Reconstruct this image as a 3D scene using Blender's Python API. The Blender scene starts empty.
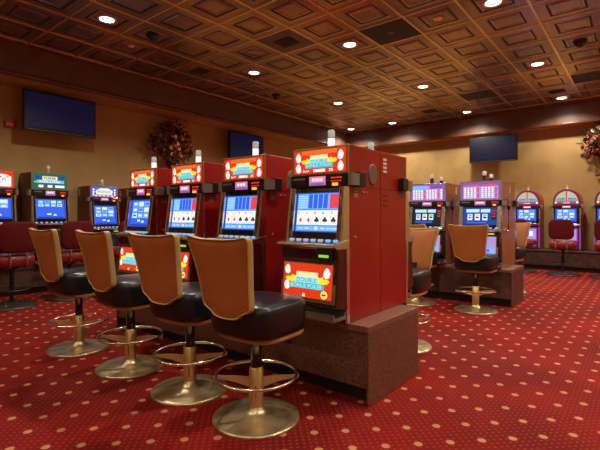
import bpy, bmesh, math, random
from mathutils import Vector, Matrix
random.seed(7)
C = bpy.context.scene.collection
PI = math.pi

# ---------------------------------------------------------------- materials
M = {}
def nt(name):
    m = bpy.data.materials.new(name); m.use_nodes = True
    t = m.node_tree; b = t.nodes['Principled BSDF']; M[name] = m
    return m, t, b
def mat(name, col, rough=.5, metal=0., spec=.5, coat=0.):
    m, t, b = nt(name)
    b.inputs['Base Color'].default_value = (*col, 1); b.inputs['Roughness'].default_value = rough
    b.inputs['Metallic'].default_value = metal; b.inputs['Specular IOR Level'].default_value = spec
    b.inputs['Coat Weight'].default_value = coat; b.inputs['Coat Roughness'].default_value = .12
    return m
def em(name, col, s=1., rough=.25):
    m, t, b = nt(name)
    b.inputs['Base Color'].default_value = (*[c*.15 for c in col], 1); b.inputs['Roughness'].default_value = rough
    b.inputs['Emission Color'].default_value = (*col, 1); b.inputs['Emission Strength'].default_value = s
    return m
def noisy(name, c1, c2, scale, rough=.5, metal=0., bump=0., detail=4., stretch=(1,1,1), lo=.35, hi=.65, coat=0., coord='Object', spec=.5):
    m, t, b = nt(name)
    N = t.nodes; L = t.links
    tc = N.new('ShaderNodeTexCoord'); mp = N.new('ShaderNodeMapping'); mp.inputs['Scale'].default_value = stretch
    no = N.new('ShaderNodeTexNoise'); no.inputs['Scale'].default_value = scale; no.inputs['Detail'].default_value = detail
    cr = N.new('ShaderNodeValToRGB'); cr.color_ramp.elements[0].position = lo; cr.color_ramp.elements[1].position = hi
    cr.color_ramp.elements[0].color = (*c1, 1); cr.color_ramp.elements[1].color = (*c2, 1)
    L.new(tc.outputs[coord], mp.inputs[0]); L.new(mp.outputs[0], no.inputs['Vector']); L.new(no.outputs['Fac'], cr.inputs[0])
    L.new(cr.outputs[0], b.inputs['Base Color'])
    b.inputs['Roughness'].default_value = rough; b.inputs['Metallic'].default_value = metal
    b.inputs['Coat Weight'].default_value = coat; b.inputs['Specular IOR Level'].default_value = spec
    if bump:
        bp = N.new('ShaderNodeBump'); bp.inputs['Strength'].default_value = bump; bp.inputs['Distance'].default_value = .01
        L.new(no.outputs['Fac'], bp.inputs['Height']); L.new(bp.outputs[0], b.inputs['Normal'])
    return m

noisy('wall', (.44,.285,.105), (.51,.335,.125), 3.0, rough=.6, bump=.05, detail=8)
noisy('soffit', (.125,.066,.054), (.165,.088,.07), 4.0, rough=.4, bump=.05)
noisy('moulding', (.13,.040,.022), (.18,.06,.032), 3.0, rough=.28, stretch=(8,8,1))
noisy('copper_tile', (.28,.19,.17), (.52,.32,.20), .9, rough=.27, metal=.8, detail=5)  # purple-brown end of the noise stands in for violet light reflected by the copper
mat('patina', (.03,.012,.008), rough=.6, metal=.0)
mat('grid_brass', (.90,.66,.30), rough=.22, metal=.6)
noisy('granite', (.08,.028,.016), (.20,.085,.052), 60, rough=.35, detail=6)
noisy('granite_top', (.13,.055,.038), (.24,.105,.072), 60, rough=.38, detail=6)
noisy('dark_laminate', (.045,.022,.018), (.10,.048,.036), 14, rough=.4, detail=6)
noisy('wood_red', (.27,.085,.035), (.36,.125,.055), 5, rough=.32, stretch=(6,6,.6))
mat('kick', (.012,.006,.005), rough=.6)
noisy('cab_red', (.27,.008,.006), (.33,.011,.008), 3, rough=.33)
mat('cab_maroon', (.16,.012,.014), rough=.35)
mat('cab_dark', (.05,.008,.008), rough=.25, coat=.3)
mat('black', (.010,.010,.011), rough=.35)
mat('black_gloss', (.008,.008,.010), rough=.12, coat=.5)
mat('chrome', (.80,.77,.76), rough=.2, metal=1.)
mat('steel', (.42,.40,.38), rough=.35, metal=1.)
mat('brass_trim', (.52,.30,.14), rough=.38, metal=.8)
mat('grey_metal', (.30,.27,.24), rough=.4, metal=.6)
noisy('bezel_metal', (.10,.035,.02), (.55,.42,.30), 45, rough=.22, metal=.9, stretch=(1,1,.35))  # brown and pale mottling paints the mosaic of reflections in the chrome frame
mat('grille', (.16,.10,.08), rough=.6)
mat('seam', (.06,.004,.004), rough=.6)
mat('seam_brown', (.05,.02,.01), rough=.6)
mat('sticker', (.75,.72,.70), rough=.5)
noisy('tan_vinyl', (.36,.115,.025), (.41,.135,.032), 6, rough=.42, bump=.03)
mat('gold_piping', (.52,.37,.14), rough=.35, metal=.1)
mat('seat_vinyl', (.006,.006,.010), rough=.30, coat=.05)
noisy('seat_board', (.42,.20,.07), (.52,.27,.10), 8, rough=.4)
noisy('brass', (.36,.26,.12), (.82,.69,.43), 9, rough=.34, metal=.85, lo=.3, hi=.7)
mat('brass_pole', (.66,.46,.20), rough=.38, metal=.85)
mat('ring_arm_metal', (.50,.30,.13), rough=.5, metal=.3)
mat('ring_metal', (.78,.66,.48), rough=.22, metal=1.)
mat('maroon_fabric', (.10,.006,.009), rough=.8, spec=.15)
mat('red_vinyl', (.22,.010,.013), rough=.35)
mat('dark_base', (.030,.018,.015), rough=.35)
mat('tv_frame', (.012,.012,.014), rough=.3)
em('tv_screen', (.001,.005,.04), .5, rough=.45)
em('lamp', (1,.93,.80), 14)
mat('white_trim', (.85,.80,.72), rough=.4)
mat('vent_dark', (.018,.012,.010), rough=.6)
mat('vent_grey', (.13,.09,.10), rough=.4, metal=.4)
mat('alarm_red', (.50,.02,.02), rough=.4)
mat('leaf_green', (.03,.05,.015), rough=.6)
mat('leaf_red', (.34,.035,.02), rough=.6)
mat('leaf_orange', (.62,.15,.04), rough=.6)
mat('petal_white', (.85,.78,.68), rough=.6)
mat('petal_pink', (.50,.22,.16), rough=.6)
mat('vase', (.03,.014,.012), rough=.3)
# glowing signs, screens
em('g_red', (.82,.048,.010), .92)
em('a_ring', (.30,.03,.22), .55)
em('g_orange', (.95,.16,.03), .95)
em('g_white', (1,.93,.90), 1.0)
em('btn_white', (.55,.62,.85), .7)
em('g_cream', (.93,.90,.62), .95)
em('g_yellow', (1,.78,.04), 1.0)
em('g_teal', (.04,.55,.66), .9)
em('g_cyan', (.45,.85,.95), .95)
em('g_pink', (.85,.24,.45), .9)
em('g_led', (.95,.03,.03), 1.0)
em('g_amber', (1,.45,.05), 1.2)
em('s_blue', (.035,.13,.85), 1.0)
em('s_deep', (.015,.04,.50), 1.0)
em('s_sky', (.20,.50,.98), 1.0)
em('s_pale', (.55,.85,1.0), 1.0)
em('s_red', (.85,.06,.12), 1.0)
mat('s_ink', (.01,.01,.03), rough=.3)
em('s_glow', (.02,.06,.40), .6)
em('g_green', (.03,.16,.10), .8)
em('g_green_reflection', (.01,.06,.035), .5)  # weak emission for the green reflection drawn on dark belly glass
em('a_cream', (.68,.62,.50), .75)
em('a_teal', (.12,.26,.34), .8)
em('g_lime', (.35,.75,.05), .9)
em('g_purple', (.24,.13,.60), .8)
em('g_lilac', (.50,.38,.85), .8)
em('g_violet', (.35,.07,.50), .8)
em('g_reelblue', (.02,.07,.42), .7)
em('candle_lit', (1,.93,.85), 1.1)
em('candle_top', (.62,.55,.48), .55)
mat('candle_clear', (.60,.55,.55), rough=.2)
mat('candle_dark', (.05,.03,.05), rough=.2)

def carpet():
    m, t, b = nt('carpet'); N = t.nodes; L = t.links
    g = N.new('ShaderNodeNewGeometry'); sp = N.new('ShaderNodeSeparateXYZ'); L.new(g.outputs['Position'], sp.inputs[0])
    def mth(op, a, b_=None, c=None):
        n = N.new('ShaderNodeMath'); n.operation = op
        for i, v in enumerate((a, b_, c)):
            if v is None: continue
            if isinstance(v, (int, float)): n.inputs[i].default_value = v
            else: L.new(v, n.inputs[i])
        return n.outputs[0]
    def lattice(pitch, x0, y0, r, soft):
        # diagonal lattice: points (i*pitch, j*pitch) with i+j even
        X = mth('SUBTRACT', sp.outputs[0], x0); Y = mth('SUBTRACT', sp.outputs[1], y0)
        s = mth('DIVIDE', mth('ADD', X, Y), 2*pitch); d = mth('DIVIDE', mth('SUBTRACT', X, Y), 2*pitch)
        fs = mth('SUBTRACT', mth('FRACT', mth('ADD', s, .5)), .5); fd = mth('SUBTRACT', mth('FRACT', mth('ADD', d, .5)), .5)
        dx = mth('MULTIPLY', mth('ADD', fs, fd), pitch); dy = mth('MULTIPLY', mth('SUBTRACT', fs, fd), pitch)
        dist = mth('SQRT', mth('ADD', mth('MULTIPLY', dx, dx), mth('MULTIPLY', dy, dy)))
        mr = N.new('ShaderNodeMapRange'); L.new(dist, mr.inputs[0])
        mr.inputs[1].default_value = r-soft; mr.inputs[2].default_value = r+soft; mr.inputs[3].default_value = 1; mr.inputs[4].default_value = 0
        return mr.outputs[0], dist
    big, bd = lattice(.1187, -.652, 2.282, .021, .004)
    hole, _ = lattice(.1187, -.652, 2.282, .0055, .002)
    clear, _ = lattice(.1187, -.652, 2.282, .032, .003)
    small, _ = lattice(.1187/5, -.652, 2.282, .0062, .0022)
    no = N.new('ShaderNodeTexNoise'); no.inputs['Scale'].default_value = 1.3; no.inputs['Detail'].default_value = 3; L.new(g.outputs['Position'], no.inputs['Vector'])
    cr = N.new('ShaderNodeValToRGB'); cr.color_ramp.elements[0].color = (.125,.003,.003,1); cr.color_ramp.elements[1].color = (.215,.005,.004,1)
    cr.color_ramp.elements[0].position = .35; cr.color_ramp.elements[1].position = .65
    L.new(no.outputs['Fac'], cr.inputs[0])
    petal = N.new('ShaderNodeTexNoise'); petal.inputs['Scale'].default_value = 110; L.new(g.outputs['Position'], petal.inputs['Vector'])
    def mix(f, a, col):
        n = N.new('ShaderNodeMix'); n.data_type = 'RGBA'; L.new(f, n.inputs[0]); L.new(a, n.inputs[6]); n.inputs[7].default_value = (*col, 1)
        return n.outputs[2]
    sm = mth('MULTIPLY', small, mth('SUBTRACT', 1, clear))
    c1 = mix(mth('MULTIPLY', sm, .6), cr.outputs[0], (.34,.06,.028))
    c2 = mix(mth('MULTIPLY', big, mth('ADD', .45, mth('MULTIPLY', petal.outputs['Fac'], .5))), c1, (.62,.28,.14))
    L.new(c2, b.inputs['Base Color']); b.inputs['Roughness'].default_value = .85; b.inputs['Specular IOR Level'].default_value = .15
    f = N.new('ShaderNodeTexNoise'); f.inputs['Scale'].default_value = 220; L.new(g.outputs['Position'], f.inputs['Vector'])
    bp = N.new('ShaderNodeBump'); bp.inputs['Strength'].default_value = .4; bp.inputs['Distance'].default_value = .004
    L.new(f.outputs['Fac'], bp.inputs['Height']); L.new(bp.outputs[0], b.inputs['Normal'])
carpet()

# ---------------------------------------------------------------- mesh helpers
class MB:
    def __init__(s): s.v = []; s.f = []; s.m = []; s.sm = []; s.mats = []
    def mi(s, name):
        if name not in s.mats: s.mats.append(name)
        return s.mats.index(name)
    def add(s, vs, fs, m, smooth=False):
        o = len(s.v); s.v += [tuple(v) for v in vs]; k = s.mi(m)
        for f in fs: s.f.append([i+o for i in f]); s.m.append(k); s.sm.append(smooth)
    def box(s, x0, x1, y0, y1, z0, z1, m):
        vs = [(x,y,z) for z in (z0,z1) for x,y in ((x0,y0),(x1,y0),(x1,y1),(x0,y1))]
        s.add(vs, [(3,2,1,0),(4,5,6,7),(0,1,5,4),(1,2,6,5),(2,3,7,6),(3,0,4,7)], m)
    def prism(s, prof, x0, x1, m):            # prof: (y,z) counter-clockwise seen from +x
        n = len(prof)
        vs = [(x0,y,z) for y,z in prof]+[(x1,y,z) for y,z in prof]
        fs = [tuple(range(n-1,-1,-1)), tuple(range(n,2*n))]+[(i,(i+1)%n,(i+1)%n+n,i+n) for i in range(n)]
        s.add(vs, fs, m)
    def prism_z(s, prof, z0, z1, m, smooth=False):
        n = len(prof)
        vs = [(x,y,z0) for x,y in prof]+[(x,y,z1) for x,y in prof]
        s.add(vs, [tuple(range(n-1,-1,-1)), tuple(range(n,2*n))], m)
        s.add(vs, [(i,(i+1)%n,(i+1)%n+n,i+n) for i in range(n)], m, smooth)
    def lathe(s, prof, m, seg=32, c=(0,0,0), axis='z', sq=None, caps=True):   # prof: (r, h)
        vs = []
        for r, h in prof:
            for k in range(seg):
                a = 2*PI*k/seg; ca, sa = math.cos(a), math.sin(a)
                if sq: q = (abs(ca)**sq+abs(sa)**sq)**(-1/sq); ca *= q; sa *= q
                p = (r*ca, r*sa, h) if axis == 'z' else ((h, r*ca, r*sa) if axis == 'x' else (r*sa, h, r*ca))
                vs.append((p[0]+c[0], p[1]+c[1], p[2]+c[2]))
        fs = []
        for i in range(len(prof)-1):
            for k in range(seg):
                a = i*seg+k; b = i*seg+(k+1) % seg
                fs.append((a, b, b+seg, a+seg))
        s.add(vs, fs, m, True)
        if caps:
            n = len(prof)
            s.add([vs[k] for k in range(seg)], [tuple(range(seg-1,-1,-1))], m)
            s.add([vs[(n-1)*seg+k] for k in range(seg)], [tuple(range(seg))], m)
    def tube(s, pts, r, m, seg=10, closed=False, rs=None):
        P = [Vector(p) for p in pts]; n = len(P); vs = []
        up = Vector((0,0,1))
        for i, p in enumerate(P):
            if closed: t = (P[(i+1)%n]-P[i-1])
            else: t = P[min(i+1,n-1)]-P[max(i-1,0)]
            t.normalize()
            a = up.cross(t)
            if a.length < .05: a = Vector((1,0,0)).cross(t)
            a.normalize(); b = t.cross(a)
            rr = rs[i] if rs else r
            for k in range(seg):
                w = 2*PI*k/seg; vs.append(p+a*math.cos(w)*rr+b*math.sin(w)*rr)
        fs = []
        for i in range(n if closed else n-1):
            for k in range(seg):
                a0 = i*seg+k; a1 = i*seg+(k+1)%seg; j = ((i+1)%n)*seg
                fs.append((a0, a1, j+(k+1)%seg, j+k))
        s.add(vs, fs, m, True)
        if not closed:
            s.add(vs[:seg], [tuple(range(seg-1,-1,-1))], m); s.add(vs[-seg:], [tuple(range(seg))], m)
    def build(s, name, parent=None, bevel=0, loc=None, rz=0):
        me = bpy.data.meshes.new(name); me.from_pydata(s.v, [], s.f)
        for n in s.mats: me.materials.append(M[n])
        me.polygons.foreach_set('material_index', s.m); me.polygons.foreach_set('use_smooth', s.sm)
        bm = bmesh.new(); bm.from_mesh(me); bmesh.ops.recalc_face_normals(bm, faces=bm.faces[:]) if not getattr(s, 'keep', False) else None
        bm.to_mesh(me); bm.free(); me.update()
        o = bpy.data.objects.new(name, me); C.objects.link(o)
        if parent: o.parent = parent
        if loc: o.location = loc
        o.rotation_euler.z = rz
        if bevel:
            b = o.modifiers.new('bevel', 'BEVEL'); b.width = bevel; b.segments = 2; b.limit_method = 'ANGLE'; b.angle_limit = math.radians(40)
        return o
class FR:                                       # a drawing frame on a (slanted) face: a across, b up, c out
    def __init__(s, mb, o, u, v):
        s.mb = mb; s.o = Vector(o); s.u = Vector(u).normalized(); s.vv = Vector(v).normalized(); s.n = s.u.cross(s.vv)
    def p(s, a, b, c=0): return s.o+s.u*a+s.vv*b+s.n*c
    def poly(s, pts, m, c=.001):
        n = len(pts)
        vs = [s.p(a,b,c) for a,b in pts]+[s.p(a,b,c-.0012) for a,b in pts]
        s.mb.add(vs, [tuple(range(n)), tuple(range(2*n-1,n-1,-1))]+[(i,i+n,(i+1)%n+n,(i+1)%n) for i in range(n)], m)
    def rect(s, a0, a1, b0, b1, m, c=.001): s.poly([(a0,b0),(a1,b0),(a1,b1),(a0,b1)], m, c)
    def disc(s, a, b, r, m, c=.001, n=14, r2=None):
        s.poly([(a+r*math.cos(2*PI*k/n), b+(r2 or r)*math.sin(2*PI*k/n)) for k in range(n)], m, c)
    def text(s, txt, a, b, h, m, c=.002, w=None, bold=.02):
        vs, fs, tw, th = glyphs(txt, bold); k = h/th; kx = (w/tw) if w else k
        s.mb.add([s.p(a+(x-tw/2)*kx, b+(y-th/2)*k, c) for x, y in vs], fs, m)
_gc = {}
def glyphs(txt, bold):
    if (txt,bold) in _gc: return _gc[(txt,bold)]
    cu = bpy.data.curves.new('t', 'FONT'); cu.body = txt; cu.resolution_u = 3; cu.offset = bold; cu.fill_mode = 'FRONT' if hasattr(cu,'fill_mode') else cu.fill_mode
    o = bpy.data.objects.new('t', cu); C.objects.link(o)
    dg = bpy.context.evaluated_depsgraph_get(); me = bpy.data.meshes.new_from_object(o.evaluated_get(dg))
    vs = [(v.co.x, v.co.y) for v in me.vertices]; fs = [tuple(p.vertices) for p in me.polygons]
    x0 = min(v[0] for v in vs); x1 = max(v[0] for v in vs); y0 = min(v[1] for v in vs); y1 = max(v[1] for v in vs)
    r = ([(x-x0, y-y0) for x, y in vs], fs, x1-x0, y1-y0); _gc[(txt,bold)] = r
    bpy.data.objects.remove(o); bpy.data.curves.remove(cu); bpy.data.meshes.remove(me)
    return r

def thing(name, label, cat, loc=(0,0,0), rz=0, group=None):
    o = bpy.data.objects.new(name, None); C.objects.link(o); o.empty_display_size = .1
    o.location = loc; o.rotation_euler.z = rz
    return tag(o, label, cat, group)
def tag(o, label=None, cat=None, group=None):
    if label: o['label'] = label
    if cat: o['category'] = cat
    if group: o['group'] = group
    return o
def struct(o, label=None):
    o['kind'] = 'structure'
    if label: o['label'] = label
    return o
def kids(o): return [c for c in ALLOBJ() if c.parent == o]
def ALLOBJ(): return list(C.objects)
def dup(root, loc, rz, label, group=None):
    objs = ALLOBJ(); by = {}
    for o in objs: by.setdefault(o.parent, []).append(o)
    def rec(o, par):
        c = o.copy(); C.objects.link(c)
        if par is not None: c.parent = par
        for ch in by.get(o, []): rec(ch, c)
        return c
    r = rec(root, None); r.location = loc; r.rotation_euler.z = rz; r['label'] = label
    if group: r['group'] = group
    return r

# ---------------------------------------------------------------- setting
XW, YW, XR, YF = -7.45, 11.0, 3.6, -2.6
XS, YS, ZS, ZC = -6.80, 10.70, 3.07, 3.54
b = MB(); b.box(XW-.15, XR+.15, YF-.15, YW+.15, -.1, 0, 'carpet'); struct(b.build('floor'), 'red carpet with small dots and pale rosettes')
b = MB(); b.box(XW-.15, XW, YF-.15, YW+.15, 0, 3.7, 'wall'); struct(b.build('wall_left'))
b = MB(); b.box(XW, XR, YW, YW+.15, 0, 3.7, 'wall'); struct(b.build('wall_back'))
b = MB(); b.box(XR, XR+.15, YF-.15, YW+.15, 0, 3.7, 'wall'); struct(b.build('wall_right'))
b = MB(); b.box(XW, XR, YF-.15, YF, 0, 3.7, 'wall'); struct(b.build('wall_front'))
def soffit(name, axis, label):
    # cross section in (d, z): d = distance out from the wall face
    b = MB()
    if axis == 'left':
        b.box(XW, XS, YF, YW, ZS+.02, ZC+.05, 'soffit'); b.box(XW, XS-.03, YF, YW, ZS+.012, ZS+.02, 'wall')
    else:
        b.box(XS, XR, YS, YW, ZS+.02, ZC+.05, 'soffit'); b.box(XS, XR, YS+.03, YW, ZS+.012, ZS+.02, 'wall')
    return struct(b.build(name), label)
soffit('trim_1', 'left', 'dark brown plaster soffit along the left wall')
soffit('trim_2', 'back', 'dark brown plaster soffit along the back wall')
def mould(name, axis, label):
    b = MB(); prof = []
    for k in range(13):
        a = -PI/2+PI*k/12; prof.append((.028*math.cos(a), .035+.030*math.sin(a)))
    prof = [(-.04,.0),(.0,.0)]+prof+[(0,.07),(-.04,.07)]
    prof = [(-.04,.005)]+[(.032*math.cos(-PI/2+PI*k/12), .037+.034*math.sin(-PI/2+PI*k/12)) for k in range(13)]+[(-.04,.071)]
    n = len(prof)
    if axis == 'left':
        vs = [(XS+d, YF, ZS+z) for d, z in prof]+[(XS+d, YS-.0+d*-1, ZS+z) for d, z in prof]
    else:
        vs = [(XS+d, YS-d, ZS+z) for d, z in prof]+[(XR, YS-d, ZS+z) for d, z in prof]
    b.add(vs, [tuple(range(n-1,-1,-1)), tuple(range(n,2*n))], 'moulding')
    b.add(vs, [(i,(i+1)%n,(i+1)%n+n,i+n) for i in range(n)], 'moulding', True)
    return struct(b.build(name), label)
mould('trim_3', 'left', 'glossy rounded wooden moulding under the left soffit')
mould('trim_4', 'back', 'glossy rounded wooden moulding under the back soffit')

# ceiling of pressed copper tiles in a brass grid
TL = .63
gx = [-1.02+TL*k for k in range(-10, 9)]; gy = [4.785+TL*k for k in range(-13, 12)]
def ceiling():
    b = MB(); b.keep = True
    b.box(XS, XR, YF, YS, ZC+.035, ZC+.08, 'patina')
    prof = [(0,0,'copper_tile'),(.045,0,'copper_tile'),(.050,.003,'patina'),(.056,.003,'copper_tile'),(.125,.000,'copper_tile'),(.134,.0035,'patina'),(.150,.0035,'patina'),(.156,.000,'copper_tile'),(.185,-.004,'copper_tile'),(.205,.0,'copper_tile')]
    for i in range(len(gx)-1):
        for j in range(len(gy)-1):
            x0, x1, y0, y1 = gx[i], gx[i+1], gy[j], gy[j+1]
            cl = lambda x, y: (min(max(x, XS), XR), min(max(y, YF), YS))
            if x1 <= XS or x0 >= XR or y1 <= YF or y0 >= YS: continue
            full = x0 >= XS and x1 <= XR and y0 >= YF and y1 <= YS
            rings = []
            for d, h, mm in prof:
                rings.append([(x0+d,y0+d,ZC+h),(x1-d,y0+d,ZC+h),(x1-d,y1-d,ZC+h),(x0+d,y1-d,ZC+h)])
            if not full: rings = [[(*cl(p[0],p[1]), p[2]) for p in rings[0]]]
            for k in range(len(rings)-1):
                A, B = rings[k], rings[k+1]
                for q in range(4): b.add([A[q], A[(q+1)%4], B[(q+1)%4], B[q]], [(3,2,1,0)], prof[k+1][2] if k in (4,5,6) else 'copper_tile')
            b.add(rings[-1], [(3,2,1,0)], 'copper_tile')
    w = .013
    for x in gx:
        if XS < x < XR: b.box(x-w, x+w, YF, YS, ZC-.008, ZC+.001, 'grid_brass')
    for y in gy:
        if YF < y < YS: b.box(XS, XR, y-w*.8, y+w*.8, ZC-.006, ZC+.001, 'grid_brass')
    b.box(XS, XS+.03, YF, YS, ZC-.02, ZC+.001, 'moulding'); b.box(XS, XR, YS-.03, YS, ZC-.02, ZC+.001, 'moulding')
    return struct(b.build('ceiling'), 'pressed copper ceiling tiles in a brass grid')
ceiling()

# platforms along walls
def platform(name, x0, x1, y0, y1, zt, side, label):
    b = MB()
    b.box(x0, x1, y0, y1, .09, zt-.035, 'dark_laminate')
    if side == 'left': b.box(x0, x1-.05, y0, y1, 0, .09, 'kick'); b.box(x0, x1+.02, y0, y1, zt-.035, zt, 'dark_laminate')
    else: b.box(x0, x1, y0+.05, y1, 0, .09, 'kick'); b.box(x0, x1, y0-.02, y1, zt-.035, zt, 'dark_laminate')
    o = b.build(name, bevel=.004); tag(o, label, 'platform'); return o
platform('machine_platform', XW+.022, -6.97, -.5, 8.2, .40, 'left', 'low dark laminate platform under the machines along the left wall')
platform('machine_platform', -6.3, 1.6, 10.22, YW-.022, .42, 'back', 'low dark laminate platform under the round-topped machines on the back wall')

# islands
def island(x0, x1, y0, y1, zt, body, top, label):
    t = thing('machine_island', label, 'platform', ((x0+x1)/2, (y0+y1)/2, 0)); ox, oy = (x0+x1)/2, (y0+y1)/2
    b = MB(); b.box(x0-ox+.014, x1-ox-.014, y0-oy+.012, y1-oy-.012, .10, zt-.04, body)
    b.box(x1-ox-.014, x1-ox, y0-oy+.001, y1-oy-.001, 0, zt-.04, body)
    b.box(x0-ox, x0-ox+.014, y0-oy+.001, y1-oy-.001, 0, zt-.04, body); b.build('base', t)
    b = MB(); b.box(x0-ox+.015, x1-ox-.015, y0-oy+.07, y1-oy-.07, 0, .10, 'kick'); b.build('toe_kick', t)
    b = MB(); b.box(x0-ox-.002, x1-ox+.002, y0-oy-.004, y1-oy+.004, zt-.04, zt, top); b.build('top_slab', t, bevel=.004)
    return t
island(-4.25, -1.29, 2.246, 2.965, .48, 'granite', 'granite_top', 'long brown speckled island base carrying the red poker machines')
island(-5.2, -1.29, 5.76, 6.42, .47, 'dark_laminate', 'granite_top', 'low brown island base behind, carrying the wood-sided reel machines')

# ---------------------------------------------------------------- painters for lit glass
def fan(fr, cx, cy, w, h, flip=1):
    fr.poly([(cx-.5*w*flip, cy-.30*h),(cx-.15*w*flip, cy-.5*h),(cx+.30*w*flip, cy-.42*h),(cx+.5*w*flip, cy+.05*h),(cx+.2*w*flip, cy+.42*h),(cx-.1*w*flip, cy+.5*h),(cx-.42*w*flip, cy+.2*h)][::1 if flip > 0 else -1], 'g_white', .0022)
def wings(fr, cx, cy, w, h):
    for s in (-1, 1):
        pts = [(.0,-.5),(.26,-.5),(.33,-.42),(.44,-.40),(.5,-.02),(.45,.26),(.39,.20),(.34,.5),(.29,.34),(.24,.46),(0,.45)]
        p = [(cx+s*a*w, cy+q*h) for a, q in pts]
        fr.poly(p if s > 0 else p[::-1], 'g_yellow', .0022)
def poker_glass(fr, W, H, belly=False):
    fr.rect(-W/2, W/2, -H/2, H/2, 'g_red', .0012)
    if not belly:
        fr.rect(-W*.34, W*.34, H*.30, H*.48, 'g_orange', .0016)
        for s in (-1, 1):
            fan(fr, s*W*.41, H*.20, W*.11, H*.42, s); fan(fr, s*W*.41, -H*.26, W*.11, H*.42, s)
        cy = H*.02; k = 1.0
        fr.text('PLAY', -W*.25, -H*.40, H*.09, 'g_white', w=W*.13)
        fr.rect(-W*.11, W*.12, -H*.46, -H*.34, 'g_white', .0022)
        fr.text('25', W*.23, -H*.40, H*.12, 'g_white', w=W*.08)
    else:
        fan(fr, -W*.42, H*.31, W*.12, H*.30, -1); fan(fr, -W*.42, -H*.17, W*.12, H*.30, -1); fan(fr, W*.40, H*.27, W*.14, H*.32, 1)
        cy = H*.04; k = .9
        fr.disc(W*.36, -H*.36, H*.12, 'g_cream', .0022); fr.disc(W*.36, -H*.36, H*.095, 'g_yellow', .003)
        fr.rect(W*.36-H*.07, W*.36+H*.07, -H*.38, -H*.34, 's_ink', .0036)
        fr.poly([(-W*.08,-H*.47),(-W*.02,-H*.47),(-W*.03,-H*.38),(-W*.07,-H*.38)], 'g_white', .0022)
    kx = 1.3 if belly else 1.0
    wings(fr, 0, cy+H*.0, W*.70*kx, H*.26*k)
    fr.rect(-W*.17*kx, W*.17*kx, cy+H*.07, cy+H*.25*k, 'g_cream', .0028)
    fr.text('DOUBLE', 0, cy+H*.165, H*.12, 'g_yellow', .0036, w=W*.28*kx, bold=.01)
    fr.rect(-W*.18*kx, W*.18*kx, cy-H*.10, cy+H*.07, 'g_cyan', .0028)
    fr.text('DOUBLE', 0, cy-H*.012, H*.13, 'g_teal', .0036, w=W*.32*kx)
    fr.rect(-W*.27*kx, W*.27*kx, cy-H*.30*k, cy-H*.10, 'g_teal', .0028)
    fr.text('BONUS POKER', 0, cy-H*.19, H*.13, 'g_cyan', .0036, w=W*.50*kx)
def screen_cards(fr, W, H):
    fr.rect(-W/2, W/2, -H/2, H/2, 's_blue', .0012)
    fr.rect(-W*.48, W*.48, H*.08, H*.47, 's_sky', .0018)
    for r in range(7): fr.rect(-W*.46, -W*.24, H*(.11+.05*r), H*(.125+.05*r), 's_pale', .0024)
    for k in range(4): fr.rect(-W*.22+k*W*.118, -W*.125+k*W*.118, H*.10, H*.46, 's_blue', .0024)
    fr.rect(W*.275, W*.47, H*.10, H*.46, 's_red', .0024)
    fr.rect(-W*.48, W*.48, -H*.33, H*.06, 's_pale', .0018)
    for k in range(5):
        cx = -W*.385+k*W*.1925
        fr.rect(cx-W*.085, cx+W*.085, -H*.31, H*.04, 'g_white', .0024)
        mm = 's_red' if k in (0, 1) else 's_ink'
        fr.text('KQ9A7'[k], cx-W*.045, -H*.02, H*.065, mm, .003)
        if mm == 's_red':
            fr.poly([(cx,-H*.27),(cx+W*.035,-H*.2),(cx,-H*.13),(cx-W*.035,-H*.2)], mm, .003)
        else:
            for da, db in ((0,.05),(-.028,0),(.028,0)): fr.disc(cx+W*da, -H*.21+H*db, W*.026, mm, .003, 10)
            fr.rect(cx-W*.006, cx+W*.006, -H*.27, -H*.2, mm, .003)
    fr.rect(-W*.48, W*.48, -H*.47, -H*.35, 's_sky', .0018)
    fr.disc(0, -H*.41, H*.045, 'g_white', .0024)
    for a in (-.38,-.22,.15,.30,.42): fr.rect(W*(a-.05), W*(a+.05), -H*.425, -H*.395, 's_pale', .0024)
def screen_icons(nx, ny, y0=-.1, y1=.45):
    def f(fr, W, H):
        fr.rect(-W/2, W/2, -H/2, H/2, 's_blue', .0012)
        for i in range(nx):
            for j in range(ny):
                a0 = -W*.43+i*W*.86/nx+W*.02; a1 = -W*.43+(i+1)*W*.86/nx-W*.02
                b0 = H*(y0+(y1-y0)*j/ny+.015); b1 = H*(y0+(y1-y0)*(j+1)/ny-.015)
                fr.rect(a0, a1, b0, b1, 's_sky' if (i+j) % 3 else 's_pale', .0018)
                fr.rect(a0+(a1-a0)*.2, a1-(a1-a0)*.2, b0+(b1-b0)*.35, b1-(b1-b0)*.3, 'g_white' if (i*2+j) % 3 else 's_blue', .0024)
        fr.rect(-W*.12, W*.02, -H*.32, -H*.24, 's_pale', .0018); fr.rect(W*.10, W*.2, -H*.36, -H*.28, 'g_white', .0018)
        fr.rect(-W*.45, W*.45, -H*.48, -H*.42, 's_deep', .0018)
    return f
def glass_green(fr, W, H):
    fr.rect(-W/2, W/2, -H/2, H/2, 'g_green', .0012)
    fr.rect(-W*.38, W*.42, -H*.12, H*.08, 's_sky', .0018); fr.rect(-W*.22, W*.22, H*.08, H*.32, 'g_cream', .0018)
    fr.text('POKER', 0, H*.2, H*.16, 'g_green', .0026, w=W*.36); fr.text('DELUXE', .0, -H*.02, H*.12, 'g_white', .0026, w=W*.6)
    fr.rect(-W*.46, -W*.3, -H*.1, -H*.02, 'g_lime', .0022)
    for a in (-.26, 0, .22, .36): fr.rect(W*(a-.07), W*(a+.07), -H*.40, -H*.24, 'g_white', .0018)
    for s in (-1, 1): fr.disc(s*W*.36, H*.24, H*.12, 's_deep', .0018)
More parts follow.
